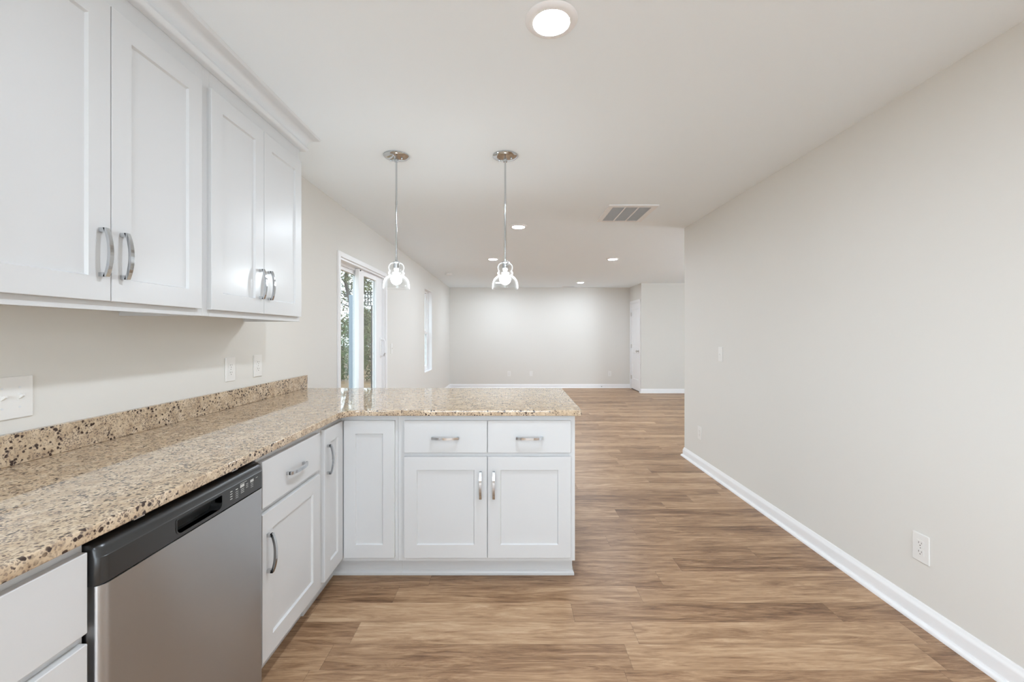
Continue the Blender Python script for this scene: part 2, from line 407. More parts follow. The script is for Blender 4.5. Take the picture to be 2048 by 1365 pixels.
# ------------------------------------------------------------------ closet door (door_2) in the side wall, facing -X
d2 = thing('door_2', None, None, (XS, CY0, 0), kind='structure')
bm = bmesh.new(); c2_ = 0.058
box(bm, XS-0.016, XS, CY0-c2_, CY0, 0, CZ+c2_, bev=0.004); box(bm, XS-0.016, XS, CY1, CY1+c2_, 0, CZ+c2_, bev=0.004); box(bm, XS-0.016, XS, CY0, CY1, CZ, CZ+c2_, bev=0.004)
box(bm, XS, XS+0.11, CY0, CY0+0.012, 0, CZ); box(bm, XS, XS+0.11, CY1-0.012, CY1, 0, CZ); box(bm, XS, XS+0.11, CY0+0.012, CY1-0.012, CZ-0.012, CZ)
obj('door_casing', bm, 'trim', d2)
def panel_slab(bm, w_, h_, t_, panels, depth=0.009, lip=0.004, bev=0.0015):
    """slab with sunk panels, front towards -Y, lower left corner at origin; panels = list of (x0,x1,z0,z1)"""
    xs = sorted({0, w_, *[p[0] for p in panels], *[p[1] for p in panels]}); zs = sorted({0, h_, *[p[2] for p in panels], *[p[3] for p in panels]})
    g = {}
    def V(x, y, z):
        k = (round(x, 5), round(y, 5), round(z, 5))
        if k not in g: g[k] = bm.verts.new((x, y, z))
        return g[k]
    for i in range(len(xs)-1):
        for j in range(len(zs)-1):
            x0, x1, z0, z1 = xs[i], xs[i+1], zs[j], zs[j+1]
            inside = any(p[0]-1e-6 <= x0 and x1 <= p[1]+1e-6 and p[2]-1e-6 <= z0 and z1 <= p[3]+1e-6 for p in panels)
            if not inside: bm.faces.new((V(x0, 0, z0), V(x1, 0, z0), V(x1, 0, z1), V(x0, 0, z1)))
            bm.faces.new((V(x0, t_, z0), V(x0, t_, z1), V(x1, t_, z1), V(x1, t_, z0)))
    for i in range(len(xs)-1):
        for z in (0, h_): bm.faces.new((V(xs[i], 0, z), V(xs[i+1], 0, z), V(xs[i+1], t_, z), V(xs[i], t_, z)))
    for j in range(len(zs)-1):
        for x in (0, w_): bm.faces.new((V(x, 0, zs[j]), V(x, 0, zs[j+1]), V(x, t_, zs[j+1]), V(x, t_, zs[j])))
    for (x0, x1, z0, z1) in panels:
        A = [(x0, z0), (x1, z0), (x1, z1), (x0, z1)]
        B = [(x0+lip, z0+lip), (x1-lip, z0+lip), (x1-lip, z1-lip), (x0+lip, z1-lip)]
        for i in range(4):
            a, b = A[i], A[(i+1) % 4]; c, d = B[(i+1) % 4], B[i]
            bm.faces.new((V(a[0], 0, a[1]), V(b[0], 0, b[1]), V(c[0], depth, c[1]), V(d[0], depth, d[1])))
        bm.faces.new([V(q[0], depth, q[1]) for q in B])
    bmesh.ops.recalc_face_normals(bm, faces=bm.faces)
    if bev:
        es = [e for e in bm.edges if len(e.link_faces) == 2 and all(abs(v_.co.y) < 1e-6 for v_ in e.verts) and
              (all(abs(v_.co.x) < 1e-6 for v_ in e.verts) or all(abs(v_.co.x-w_) < 1e-6 for v_ in e.verts) or all(abs(v_.co.z) < 1e-6 for v_ in e.verts) or all(abs(v_.co.z-h_) < 1e-6 for v_ in e.verts))]
        bmesh.ops.bevel(bm, geom=es, offset=bev, segments=2, affect='EDGES', profile=0.5)
    return bm
bm = panel_slab(bmesh.new(), CY1-CY0-0.03, CZ-0.032, 0.035, [(0.11, CY1-CY0-0.14, 0.24, 0.86), (0.11, CY1-CY0-0.14, 1.0, CZ-0.16)], 0.008, 0.014)
bm.transform(Matrix.Translation((XS+0.004, CY1-0.015, 0.016)) @ Matrix.Rotation(-PI/2, 4, 'Z'))
leaf = obj('door_leaf', bm, 'trim', d2)
obj('door_sweep', new((XS+0.006, XS+0.03, CY0+0.016, CY1-0.016, 0.0005, 0.015)), 'dark', d2)
for hz in (0.28, 1.02, 1.78):
    bm = cyl(bmesh.new(), (XS-0.003, CY1-0.012, hz), 0.0075, 0.09, 'Z', 12); box(bm, XS-0.002, XS+0.0035, CY1-0.05, CY1-0.012, hz-0.044, hz+0.044)
    obj('hinge', bm, 'nickel', d2)
bm = bmesh.new(); cyl(bm, (XS-0.001, CY0+0.07, 0.92), 0.03, 0.01, 'X'); cyl(bm, (XS-0.02, CY0+0.07, 0.92), 0.010, 0.04, 'X')
s = bmesh.ops.create_uvsphere(bm, u_segments=20, v_segments=12, radius=0.027)['verts']; bmesh.ops.scale(bm, vec=(0.75, 1, 1), verts=s); bmesh.ops.translate(bm, vec=(XS-0.052, CY0+0.07, 0.92), verts=s)
obj('door_knob', bm, 'nickel', leaf, True)

# ------------------------------------------------------------------ cabinet parts
FX = Matrix.Rotation(PI/2, 4, 'Z')       # local front (-Y) -> +X, local x -> +Y
def at_left(X, Y, Z): return Matrix.Translation((X, Y, Z)) @ FX       # facing +X; door back/front measured from front plane X
def at_pen(X, Y, Z): return Matrix.Translation((X, Y, Z))             # facing -Y
def handle_bm(mt, length=0.140, proj=0.034, vertical=True):
    """arched square-section pull; local: along z (vertical) or x, projecting towards -Y"""
    bm = bmesh.new(); hw = 0.006; n = 14; secs = []
    def P(s, off): return s, off
    pts = []
    for i in range(n+1):
        s = -length/2 + length*i/n; u = abs(s)/(length/2)
        o = proj - 0.013*(u**2.2); pts.append((s, o))
    th = 0.0085
    for (s, o) in pts:
        ring = []
        for a, b in ((-hw, o-th), (hw, o-th), (hw, o), (-hw, o)):
            ring.append(bm.verts.new((a, -b, s)))
        secs.append(ring)
    for a, b in zip(secs, secs[1:]):
        for i in range(4): bm.faces.new((a[i], a[(i+1) % 4], b[(i+1) % 4], b[i]))
    bm.faces.new(secs[0]); bm.faces.new(secs[-1])
    for sgn in (-1, 1):
        z0, z1 = sorted((sgn*length/2, sgn*(length/2-0.012)))
        box(bm, -hw, hw, -(pts[0][1]-0.004), 0.0, z0, z1)
    bmesh.ops.recalc_face_normals(bm, faces=bm.faces)
    if not vertical: bm.transform(Matrix.Rotation(PI/2, 4, 'Y'))
    bm.transform(mt)
    return bm
def shaker(parent, mt, w_, h_, name='door', st=0.066, rl=0.068):
    bm = panel_slab(bmesh.new(), w_, h_, 0.019, [(st, w_-st, rl, h_-rl)], 0.0085, 0.004, 0.0015); bm.transform(mt)
    return obj(name, bm, 'cab', parent)
def slab(parent, mt, w_, h_):
    bm = box(bmesh.new(), 0, w_, 0, 0.019, 0, h_, bev=0.002); bm.transform(mt)
    return obj('drawer_front', bm, 'cab', parent)
def pull(parent, mt, vertical=True): return obj('handle', handle_bm(mt, vertical=vertical), 'chrome', parent)

# ---- upper cabinets
UF, UD = -1.197, -1.178                 # frame front, door front
UZ0, UZT = 1.376, 2.352
DZB, DZT = 1.402, 2.272
def upper(y0, y1, doors, hy_, label):
    t = thing('upper_cabinet', label, 'cabinet', (XL, y0, UZ0), 'white upper cabinets on the kitchen wall')
    bm = bmesh.new(); x0 = XL+0.0005
    box(bm, x0, UF-0.019, y0, y0+0.016, UZ0, UZT-0.001); box(bm, x0, UF-0.019, y1-0.016, y1, UZ0, UZT-0.001)
    box(bm, x0, UF-0.019, y0+0.016, y1-0.016, UZ0+0.016, UZ0+0.032); box(bm, x0, UF-0.019, y0+0.016, y1-0.016, UZT-0.02, UZT-0.001)
    box(bm, x0, x0+0.008, y0+0.016, y1-0.016, UZ0+0.032, UZT-0.02)
    obj('carcass', bm, 'cab', t)
    bm = bmesh.new()
    box(bm, UF-0.019, UF, y0, y0+0.038, UZ0, UZT-0.001, bev=0.001); box(bm, UF-0.019, UF, y1-0.038, y1, UZ0, UZT-0.001, bev=0.001)
    box(bm, UF-0.019, UF, y0+0.038, y1-0.038, UZ0, UZ0+0.038); box(bm, UF-0.019, UF, y0+0.038, y1-0.038, 2.24, UZT-0.001)
    obj('face_frame', bm, 'cab', t)
    for (a, b), h in zip(doors, hy_):
        d = shaker(t, at_left(UD, a, DZB), b-a, DZT-DZB)
        pull(d, at_left(UD, h, 1.540))
    return t
upper(0.862, 1.650, [(0.889, 1.2545), (1.2575, 1.625)], (1.2225, 1.2895), 'white two-door wall cabinet with chrome arched pulls above the double light switch')
upper(1.6505, 2.410, [(1.676, 2.0305), (2.0335, 2.394)], (1.9975, 2.0665), 'white two-door wall cabinet at the far end of the run, above the duplex outlet')
CP = [(0, 2.345), (0.020, 2.345), (0.030, 2.352), (0.034, 2.362), (0.031, 2.372), (0.024, 2.377), (0.026, 2.392), (0.036, 2.409), (0.054, 2.421), (0.076, 2.427), (0.080, 2.431), (0.084, 2.4395), (0, 2.4395)]
bm = sweep(bmesh.new(), [(UF+0.0008, 0.862), (UF+0.0008, 2.4108), (XL+0.001, 2.4108)], CP, 1)
tag(obj('crown_molding', bm, 'crown', None, True), 'white crown molding capping the wall cabinets against the ceiling', 'molding')

# ---- base cabinets
BF, BD = -0.892, -0.873                 # left run face frame, door front
PF, PD = 2.232, 2.213                   # peninsula face frame, door front
BZ0, BZT = 0.12, 0.884
DRT, DRB, DOT, DOB = 0.856, 0.689, 0.668, 0.143
def left_base(y0, y1, label, name='base_cabinet'):
    t = thing(name, label, 'cabinet', (XL, y0, 0), 'white base cabinets under the granite worktop')
    bm = bmesh.new(); x0 = XL+0.0005
    box(bm, x0, BF-0.019, y0, y0+0.016, BZ0, BZT-0.001); box(bm, x0, BF-0.019, y1-0.016, y1, BZ0, BZT-0.001)
    box(bm, x0, BF-0.019, y0+0.016, y1-0.016, BZ0, BZ0+0.016); box(bm, x0, x0+0.01, y0+0.016, y1-0.016, BZ0+0.016, BZT-0.001)
    obj('carcass', bm, 'cab', t)
    obj('toe_kick', new((BF-0.097, BF-0.081, y0+0.001, y1-0.001, 0.0005, BZ0-0.0005)), 'cab', t)
    return t
def left_frame(t, y0, y1, rails):
    bm = bmesh.new()
    box(bm, BF-0.019, BF, y0, y0+0.03, BZ0, BZT-0.001, bev=0.001); box(bm, BF-0.019, BF, y1-0.03, y1, BZ0, BZT-0.001, bev=0.001)
    for z0, z1 in rails: box(bm, BF-0.019, BF, y0+0.03, y1-0.03, z0, z1)
    obj('face_frame', bm, 'cab', t)
t = left_base(0.270, 0.886, 'white drawer cabinet with flat fronts at the near side of the dishwasher')
left_frame(t, 0.270, 0.886, [(BZ0, 0.15), (0.40, 0.43), (0.665, 0.70), (0.84, BZT-0.001)])
for z0, z1 in ((DRB, DRT), (0.420, DOT), (DOB, 0.400)):
    d = slab(t, at_left(BD, 0.279, z0), 0.600, z1-z0)
    pull(d, at_left(BD, 0.579, (z0+z1)/2-0.008), False)
t = left_base(1.486, 1.970, 'white base cabinet with one drawer and one door at the far side of the dishwasher')
left_frame(t, 1.486, 1.970, [(BZ0, 0.15), (0.66, 0.70), (0.84, BZT-0.001)])
d = slab(t, at_left(BD, 1.496, DRB), 0.449, DRT-DRB); pull(d, at_left(BD, 1.722, 0.765), False)
d = shaker(t, at_left(BD, 1.496, DOB), 0.449, DOT-DOB); pull(d, at_left(BD, 1.527, 0.522))

# corner cabinet: L-shaped body, folding pair of doors
t = thing('corner_cabinet', 'white corner base cabinet with a folding pair of narrow doors in the inner corner', 'cabinet', (XL, 1.9705, 0), 'white base cabinets under the granite worktop')
bm = bmesh.new(); PX0 = -0.592
prism(bm, [(XL+0.0005, 1.9705), (BF, 1.9705), (BF, PF), (PX0-0.0005, PF), (PX0-0.0005, 2.84), (XL+0.0005, 2.84)], BZ0, BZT-0.001)
obj('carcass', bm, 'cab', t)
TK = [(0, 0.0005), (0.013, 0.0005), (0.013, 0.012), (0.009, 0.020), (0.003, 0.026), (0.003, BZ0-0.0005), (0, BZ0-0.0005)]
bm = sweep(bmesh.new(), [(BF-0.084, 1.972), (BF-0.084, PF+0.088), (PX0-0.0005, PF+0.088)], TK, 1)
obj('toe_kick', bm, 'cab', t)
d = shaker(t, at_left(BD, 1.996, DOB), 0.213, DRT-DOB, 'door', 0.060); pull(d, at_left(BD, 2.022, 0.712))
shaker(t, at_pen(BD+0.0025, PD, DOB), -0.607-BD-0.0025, DRT-DOB, 'door', 0.060)

# peninsula cabinet
PX1 = 0.332
t = thing('peninsula_cabinet', 'wide white peninsula base cabinet with two drawers over two doors', 'cabinet', (PX0, PF, 0), 'white base cabinets under the granite worktop')
bm = bmesh.new()
box(bm, PX0, PX1, PF+0.019, 2.84, BZ0, BZT-0.001)
obj('carcass', bm, 'cab', t)
bm = bmesh.new()
xm = (-0.127-0.123)/2
box(bm, PX0, PX0+0.04, PF, PF+0.0188, BZ0, BZT-0.001, bev=0.001); box(bm, PX1-0.032, PX1, PF, PF+0.0188, BZ0, BZT-0.001, bev=0.001)
box(bm, PX0+0.04, PX1-0.032, PF, PF+0.0188, BZ0, 0.155); box(bm, PX0+0.04, PX1-0.032, PF, PF+0.0188, 0.66, 0.70); box(bm, PX0+0.04, PX1-0.032, PF, PF+0.0188, 0.84, BZT-0.001)
box(bm, xm-0.02, xm+0.02, PF, PF+0.0188, 0.155, 0.66); box(bm, xm-0.02, xm+0.02, PF, PF+0.0188, 0.70, 0.84)
obj('face_frame', bm, 'cab', t)
TK = [(0, 0.0005), (0.013, 0.0005), (0.013, 0.012), (0.009, 0.020), (0.003, 0.026), (0.003, BZ0-0.0005), (0, BZ0-0.0005)]
bm = sweep(bmesh.new(), [(PX0+0.0005, PF+0.088), (PX1-0.006, PF+0.088), (PX1-0.006, 2.84)], TK, 1)
box(bm, PX0+0.0005, PX1-0.007, PF+0.0885, 2.839, 0.0005, BZ0-0.0005)
obj('toe_kick', bm, 'cab', t)
for a, b in ((-0.5576, -0.1268), (-0.1232, 0.3086)):
    d = slab(t, at_pen(a, PD, DRB), b-a, DRT-DRB); pull(d, at_pen((a+b)/2, PD, 0.768), False)
for a, b, h in ((-0.5576, -0.1268, -0.160), (-0.1232, 0.3086, -0.0915)):
    d = shaker(t, at_pen(a, PD, DOB), b-a, DOT-DOB); pull(d, at_pen(h, PD, 0.525))

# ---- worktop and backsplash
def arc(cx, cy_, r, a0, a1, n=10): return [(cx+r*math.cos(math.radians(a0+(a1-a0)*i/n)), cy_+r*math.sin(math.radians(a0+(a1-a0)*i/n))) for i in range(n+1)]
CE, CF, CR, CB = -0.855, 2.194, 0.363, 3.103
rr = 0.085
pts = [(XL+0.0005, -0.35), (CE, -0.35)] + arc(CE+rr, CF-rr, rr, 180, 90) + arc(CR-0.018, CF+0.018, 0.018, -90, 0, 6) + arc(CR-0.018, CB-0.018, 0.018, 0, 90, 6) + [(XL+0.0005, CB)]
bm = bmesh.new(); ft, fb = prism(bm, pts, 0.8842, 0.914)
bmesh.ops.bevel(bm, geom=list(ft.edges)+list(fb.edges), offset=0.0035, segments=3, affect='EDGES', profile=0.5)
bmesh.ops.triangulate(bm, faces=[f for f in bm.faces if len(f.verts) > 4])
ct = obj('countertop', bm, 'granite', None, True)
for p in ct.data.polygons:
    if abs(p.normal.z) > 0.999: p.use_smooth = False
tag(ct, 'speckled tan granite worktop running along the wall and out over the peninsula', 'countertop')
tag(obj('backsplash', new((XL+0.0005, XL+0.021, -0.35, CB-0.002, 0.9145, 1.008), bev=0.0015), 'granite'), 'low speckled granite backsplash strip along the wall behind the worktop', 'backsplash')

# ------------------------------------------------------------------ dishwasher
WX, W0, W1 = -0.858, 0.889, 1.4825
t = thing('dishwasher', 'stainless steel dishwasher with a black control panel under the granite worktop', 'dishwasher', (WX, (W0+W1)/2, 0))
def dwprof(x, y0, y1, r, back=-0.90, ex=0.7):
    pts = [(back, y0)]
    for i in range(9):
        a = PI/2*i/8; pts.append((x-r*ex*(1-math.sin(a)), y0+r*(1-math.cos(a))))
    for i in range(9):
        a = PI/2*(8-i)/8; pts.append((x-r*ex*(1-math.sin(a)), y1-r*(1-math.cos(a))))
    pts.append((back, y1)); return pts
obj('tub_body', new((XL+0.03, -0.901, W0+0.002, W1-0.002, 0.11, 0.868)), 'blackmat', t)
obj('toe_panel', new((-0.97, -0.955, W0+0.002, W1-0.002, 0.0005, 0.109)), 'black', t)
bm = bmesh.new(); prism(bm, dwprof(WX, W0+0.002, W1-0.002, 0.024), 0.112, 0.7765)
door = obj('door_panel', bm, 'steel', t, True)
def loft(levels):
    bm = bmesh.new(); R = []
    for x, z, ins in levels: R.append([bm.verts.new((p[0], p[1], z)) for p in dwprof(x, W0+ins, W1-ins, 0.024, -0.9005)])
    n = len(R[0])
    for a, b in zip(R, R[1:]):
        for i in range(n): bm.faces.new((a[i], a[(i+1) % n], b[(i+1) % n], b[i]))
    bm.faces.new(R[0][::-1]); bm.faces.new(R[-1]); bmesh.ops.recalc_face_normals(bm, faces=bm.faces); return bm
bm = loft([(WX-0.003, 0.7775, 0), (WX+0.001, 0.781, 0), (WX+0.001, 0.836, 0), (WX-0.001, 0.838, 0), (WX-0.004, 0.850, 0.0005), (WX-0.009, 0.858, 0.001), (WX-0.017, 0.8625, 0.002)])
cp = obj('control_panel', bm, 'black', t, True)
# handle pocket: a rounded recess cut into the control panel
def rrect(y0, y1, z0, z1, rb, rt):
    p = []
    for (cy_, cz, r, a0) in ((y1-rb, z0+rb, rb, -90), (y1-rt, z1-rt, rt, 0), (y0+rt, z1-rt, rt, 90), (y0+rb, z0+rb, rb, 180)):
        p += [(cy_+r*math.cos(math.radians(a0+90*i/8)), cz+r*math.sin(math.radians(a0+90*i/8))) for i in range(9)]
    return p
def ring_solid(p, x0, x1):
    bm = bmesh.new(); a = [bm.verts.new((x0, y, z)) for y, z in p]; b = [bm.verts.new((x1, y, z)) for y, z in p]; n = len(p)
    for i in range(n): bm.faces.new((a[i], a[(i+1) % n], b[(i+1) % n], b[i]))
    bm.faces.new(a); bm.faces.new(b[::-1]); bmesh.ops.recalc_face_normals(bm, faces=bm.faces); return bm
PK = (1.092, 1.262, 0.790, 0.829)
cut = obj('cutter', ring_solid(rrect(*PK, 0.016, 0.003), -0.89, -0.84), 'black', t)
bo = cp.modifiers.new('b', 'BOOLEAN'); bo.object = cut; bo.operation = 'DIFFERENCE'; bo.solver = 'EXACT'
dg = bpy.context.evaluated_depsgraph_get(); dg.update()
nm = bpy.data.meshes.new_from_object(cp.evaluated_get(dg)); cp.modifiers.clear(); cp.data = nm; nm.name = 'control_panel'
if len(nm.materials) == 0: nm.materials.append(M['black'])
bpy.data.objects.remove(cut, do_unlink=True)
bm = bmesh.new(); p = rrect(*PK, 0.016, 0.003); p2 = rrect(PK[0]-0.0025, PK[1]+0.0025, PK[2]-0.0025, PK[3]+0.001, 0.018, 0.003); n = len(p)
xo = WX+0.0012
A = [bm.verts.new((xo, y, z)) for y, z in p2]; B = [bm.verts.new((xo+0.0016, y, z)) for y, z in p2]; D = [bm.verts.new((xo+0.0016, y, z)) for y, z in p]; E = [bm.verts.new((xo-0.020, y, z)) for y, z in p]
for a, b in ((A, B), (B, D), (D, E)):
    for i in range(n): bm.faces.new((a[i], a[(i+1) % n], b[(i+1) % n], b[i]))
bmesh.ops.recalc_face_normals(bm, faces=bm.faces)
hp = obj('handle_pocket', bm, 'black', cp, True)
bm = bmesh.new(); random.seed(3)
def mk(y, z, w_, h_): box(bm, WX+0.001, WX+0.0016, y, y+w_, z, z+h_)
for k in range(4): mk(1.300, 0.822-0.0075*k, 0.0095, 0.0022)
mk(1.326, 0.820, 0.010, 0.0024)
for k in range(4): mk(1.325, 0.813-0.006*k, 0.013, 0.0010)
mk(1.348, 0.8185, 0.020, 0.0088)
mk(1.347, 0.830, 0.034, 0.0012)
for k in range(3): mk(1.351, 0.812-0.0055*k, 0.016, 0.0014)
for k in range(3): mk(1.377, 0.820-0.0055*k, 0.011, 0.0012)
mk(1.400, 0.8175, 0.017, 0.0085)
for k in range(3): mk(1.402, 0.812-0.0055*k, 0.013, 0.0010)
mk(1.430, 0.823, 0.010, 0.0014)
obj('control_markings', bm, 'mark', cp)
for y in (1.0, 1.35):
    obj('mounting_bracket', new((-0.90, -0.885, y, y+0.03, 0.868, 0.8838)), 'nickel', t)

# ------------------------------------------------------------------ pendants
SH = 1.594      # bottom of the glass shade
def pendant(x, y, label):
    t = thing('pendant_light', label, 'pendant light', (x, y, 0), 'clear glass pendants over the peninsula')
    bm = lathe(bmesh.new(), [(0, H-0.0005), (0.080, H-0.0005), (0.080, H-0.006), (0.074, H-0.012), (0.055, H-0.019), (0.030, H-0.024), (0.013, H-0.026), (0.012, H-0.040), (0.0, H-0.040)], (x, y, 0))
    cn = obj('canopy', bm, 'chrome', t, True)
    for a in (-0.4, PI-0.4):
        cx, cyy = x+0.042*math.cos(a), y+0.042*math.sin(a)
        obj('screw_cap', lathe(bmesh.new(), [(0, H-0.031), (0.004, H-0.0305), (0.0055, H-0.027), (0.0055, H-0.019), (0, H-0.019)], (cx, cyy, 0), 16), 'chrome', cn, True)
    bm = cyl(bmesh.new(), (x, y, (H-0.04+SH+0.185)/2), 0.0058, H-0.04-SH-0.185, seg=20)
    for z in (2.14, 1.87): cyl(bm, (x, y, z), 0.0068, 0.022, seg=20)
    obj('rod', bm, 'chrome', t, True)
    bm = lathe(bmesh.new(), [(0, SH+0.187), (0.007, SH+0.187), (0.009, SH+0.176), (0.022, SH+0.171), (0.026, SH+0.1655), (0.019, SH+0.160), (0.019, SH+0.132), (0.0, SH+0.132)], (x, y, 0))
    obj('socket_cup', bm, 'chrome', t, True)
    obj('socket', lathe(bmesh.new(), [(0, SH+0.1315), (0.0165, SH+0.1315), (0.0165, SH+0.120), (0.0135, SH+0.118), (0.0135, SH+0.101), (0, SH+0.101)], (x, y, 0)), 'plastic', t, True)
    bl = [(0, 0.100), (0.013, 0.100), (0.016, 0.094), (0.026, 0.085), (0.033, 0.074), (0.0355, 0.060), (0.032, 0.045), (0.022, 0.033), (0.009, 0.027), (0, 0.026)]
    obj('light_bulb', lathe(bmesh.new(), [(r, SH+z) for r, z in bl], (x, y, 0), 32), 'bulb', t, 'all')
    pr = [(0.0185, 0.1645), (0.031, 0.164), (0.041, 0.157), (0.0475, 0.146), (0.0495, 0.134), (0.047, 0.121), (0.0425, 0.113), (0.046, 0.108), (0.0505, 0.101), (0.049, 0.093), (0.0445, 0.087), (0.047, 0.083), (0.058, 0.076), (0.070, 0.064), (0.0775, 0.050), (0.0815, 0.034), (0.083, 0.016), (0.0835, 0.0)]
    th = 0.0022
    inn = [(max(r-th, 0.0165), z-(th if i < 3 else 0)) for i, (r, z) in enumerate(pr)]
    obj('glass_shade', lathe(bmesh.new(), [(r, SH+z) for r, z in pr + inn[::-1]], (x, y, 0), 56, True), 'shade', t, 'all')
    return t
p1 = pendant(-0.731, 2.71, 'chrome rod pendant with clear glass shade hanging in front of the sliding glass door')
p2 = copy_tree(p1); p2.location.x = -0.040; p2['label'] = 'chrome rod pendant with clear glass shade hanging over the middle of the peninsula'

# ------------------------------------------------------------------ LED ceiling lights
def ceiling_light(x, y, label):
    t = thing('recessed_light', label, 'ceiling light', (x, y, H), 'round white LED ceiling lights')
    bm = lathe(bmesh.new(), [(0.064, -0.010), (0.066, -0.012), (0.078, -0.0115), (0.090, -0.007), (0.095, -0.0005), (0.060, -0.0005)], (x, y, H), 56, True)
    obj('trim_ring', bm, 'trim', t, True)
    obj('lens', lathe(bmesh.new(), [(0, -0.013), (0.035, -0.0125), (0.0635, -0.010), (0.0635, -0.0008), (0, -0.0008)], (x, y, H), 48), 'led', t)
    return t
l0 = ceiling_light(0.144, 1.54, 'round LED ceiling light over the kitchen floor, biggest of them in the photo')
for x, y, lb in ((0.073, 4.48, 'round LED ceiling light just beyond the middle pendant, between it and the ceiling vent'),
                 (-0.278, 6.41, 'round LED ceiling light seen between the two pendants'),
                 (1.520, 6.41, 'round LED ceiling light beyond the ceiling vent, near the hall opening'),
                 (1.506, 9.31, 'small round LED ceiling light close to the far wall'),
                 (-0.278, 9.31, 'round LED ceiling light seen through the glass shade of the middle pendant'),
                 (0.144, -0.55, 'added unseen LED ceiling light behind the viewer, fill for the kitchen'),  # unseen lamp added to brighten the kitchen
                 (0.144, -2.45, 'added unseen LED ceiling light by the near wall, for fill')):  # second unseen lamp, added for overall brightness
    c = copy_tree(l0); c.location = (x, y, H); c['label'] = lb

# ------------------------------------------------------------------ ceiling vents, detector
t = thing('return_vent', 'rectangular white air return grille on the ceiling with three louvred bays', 'air vent', (1.075, 4.0, H))
X0, X1, Y0, Y1 = 0.855, 1.293, 3.730, 4.275; x0, x1, y0, y1 = 0.900, 1.243, 3.785, 4.235
bm = bmesh.new(); zf = H-0.010
for b in ((X0, x0, Y0, Y1), (x1, X1, Y0, Y1), (x0, x1, Y0, y0), (x0, x1, y1, Y1)): box(bm, *b, zf, H-0.0005)
wb = (x1-x0-2*0.012)/3
for k in (1, 2): a = x0+k*wb+(k-1)*0.012; box(bm, a, a+0.012, y0, y1, zf, H-0.0005)
obj('grille_frame', bm, 'trim', t)
obj('duct_backing', new((x0+0.0005, x1-0.0005, y0+0.0005, y1-0.0005, H-0.0015, H-0.0008)), 'ventgrey', t)
for k in range(3):
    bm = bmesh.new(); a = x0+k*(wb+0.012)
    for j in range(36):
        y = y0+0.006+j*0.01235
        vs = [bm.verts.new(p) for p in ((a+0.0005, y, H-0.009), (a+wb-0.0005, y, H-0.009), (a+wb-0.0005, y+0.007, H-0.002), (a+0.0005, y+0.007, H-0.002))]
        v2_ = [bm.verts.new((v_.co.x, v_.co.y+0.0012, v_.co.z)) for v_ in vs]
        bm.faces.new(vs); bm.faces.new(v2_[::-1])
        for i in range(4): bm.faces.new((vs[i], vs[(i+1) % 4], v2_[(i+1) % 4], v2_[i]))
    obj('louvre_bay', bm, 'ventgrey', t)
t = thing('supply_register', 'small white ceiling register near the top of the far wall', 'air vent', (1.34, 10.12, H))
bm = new((1.20, 1.50, 10.05, 10.20, H-0.008, H-0.0005), bev=0.002); obj('register_face', bm, 'trim', t)
bm = bmesh.new()
for k in range(6): box(bm, 1.22, 1.48, 10.068+k*0.02, 10.076+k*0.02, H-0.0095, H-0.0081)
obj('register_slats', bm, 'ventgrey', t)
t = thing('smoke_detector', 'small round white smoke detector on the ceiling above the narrow window', 'smoke detector', (-1.17, 7.94, H))
obj('housing', lathe(bmesh.new(), [(0, -0.034), (0.04, -0.034), (0.056, -0.028), (0.062, -0.012), (0.065, -0.0005), (0, -0.0005)], (-1.17, 7.94, H)), 'plastic', t, True)
obj('sensor_vent', lathe(bmesh.new(), [(0.0600, -0.024), (0.0625, -0.022), (0.0640, -0.016), (0.0615, -0.014)], (-1.17, 7.94, H), 48, True), 'ventgrey', t)

# ------------------------------------------------------------------ wall plates (built facing -Y at the origin, then turned)
def rounded_plate(w_, h_, t_): return box(bmesh.new(), -w_/2, w_/2, -t_, 0, -h_/2, h_/2, bev=0.0022)
def outlet_proto(w_=0.079, h_=0.127):
    t = thing('wall_outlet', 'x', 'outlet', (0, 0, 0))
    pl = obj('cover_plate', rounded_plate(w_, h_, 0.006), 'plastic', t)
    bm = bmesh.new()
    for s in (-1, 1): box(bm, -0.0165, 0.0165, -0.0075, -0.0061, s*0.0195-0.0145, s*0.0195+0.0145, bev=0.004, seg=2) if False else box(bm, -0.0165, 0.0165, -0.0075, -0.0061, s*0.0195-0.0145, s*0.0195+0.0145)
    rc = obj('receptacle', bm, 'plastic', t)
    bm = bmesh.new()
    for s in (-1, 1):
        z = s*0.0195
        box(bm, -0.0078, -0.0052, -0.0077, -0.00751, z-0.001, z+0.0075); box(bm, 0.0052, 0.0078, -0.0077, -0.00751, z+0.000, z+0.0065)
        cyl(bm, (0, -0.0076, z-0.0078), 0.0026, 0.0002, 'Y', 12)
    cyl(bm, (0, -0.0062, 0), 0.0022, 0.0004, 'Y', 12)
    obj('slots', bm, 'slot', rc)
    return t
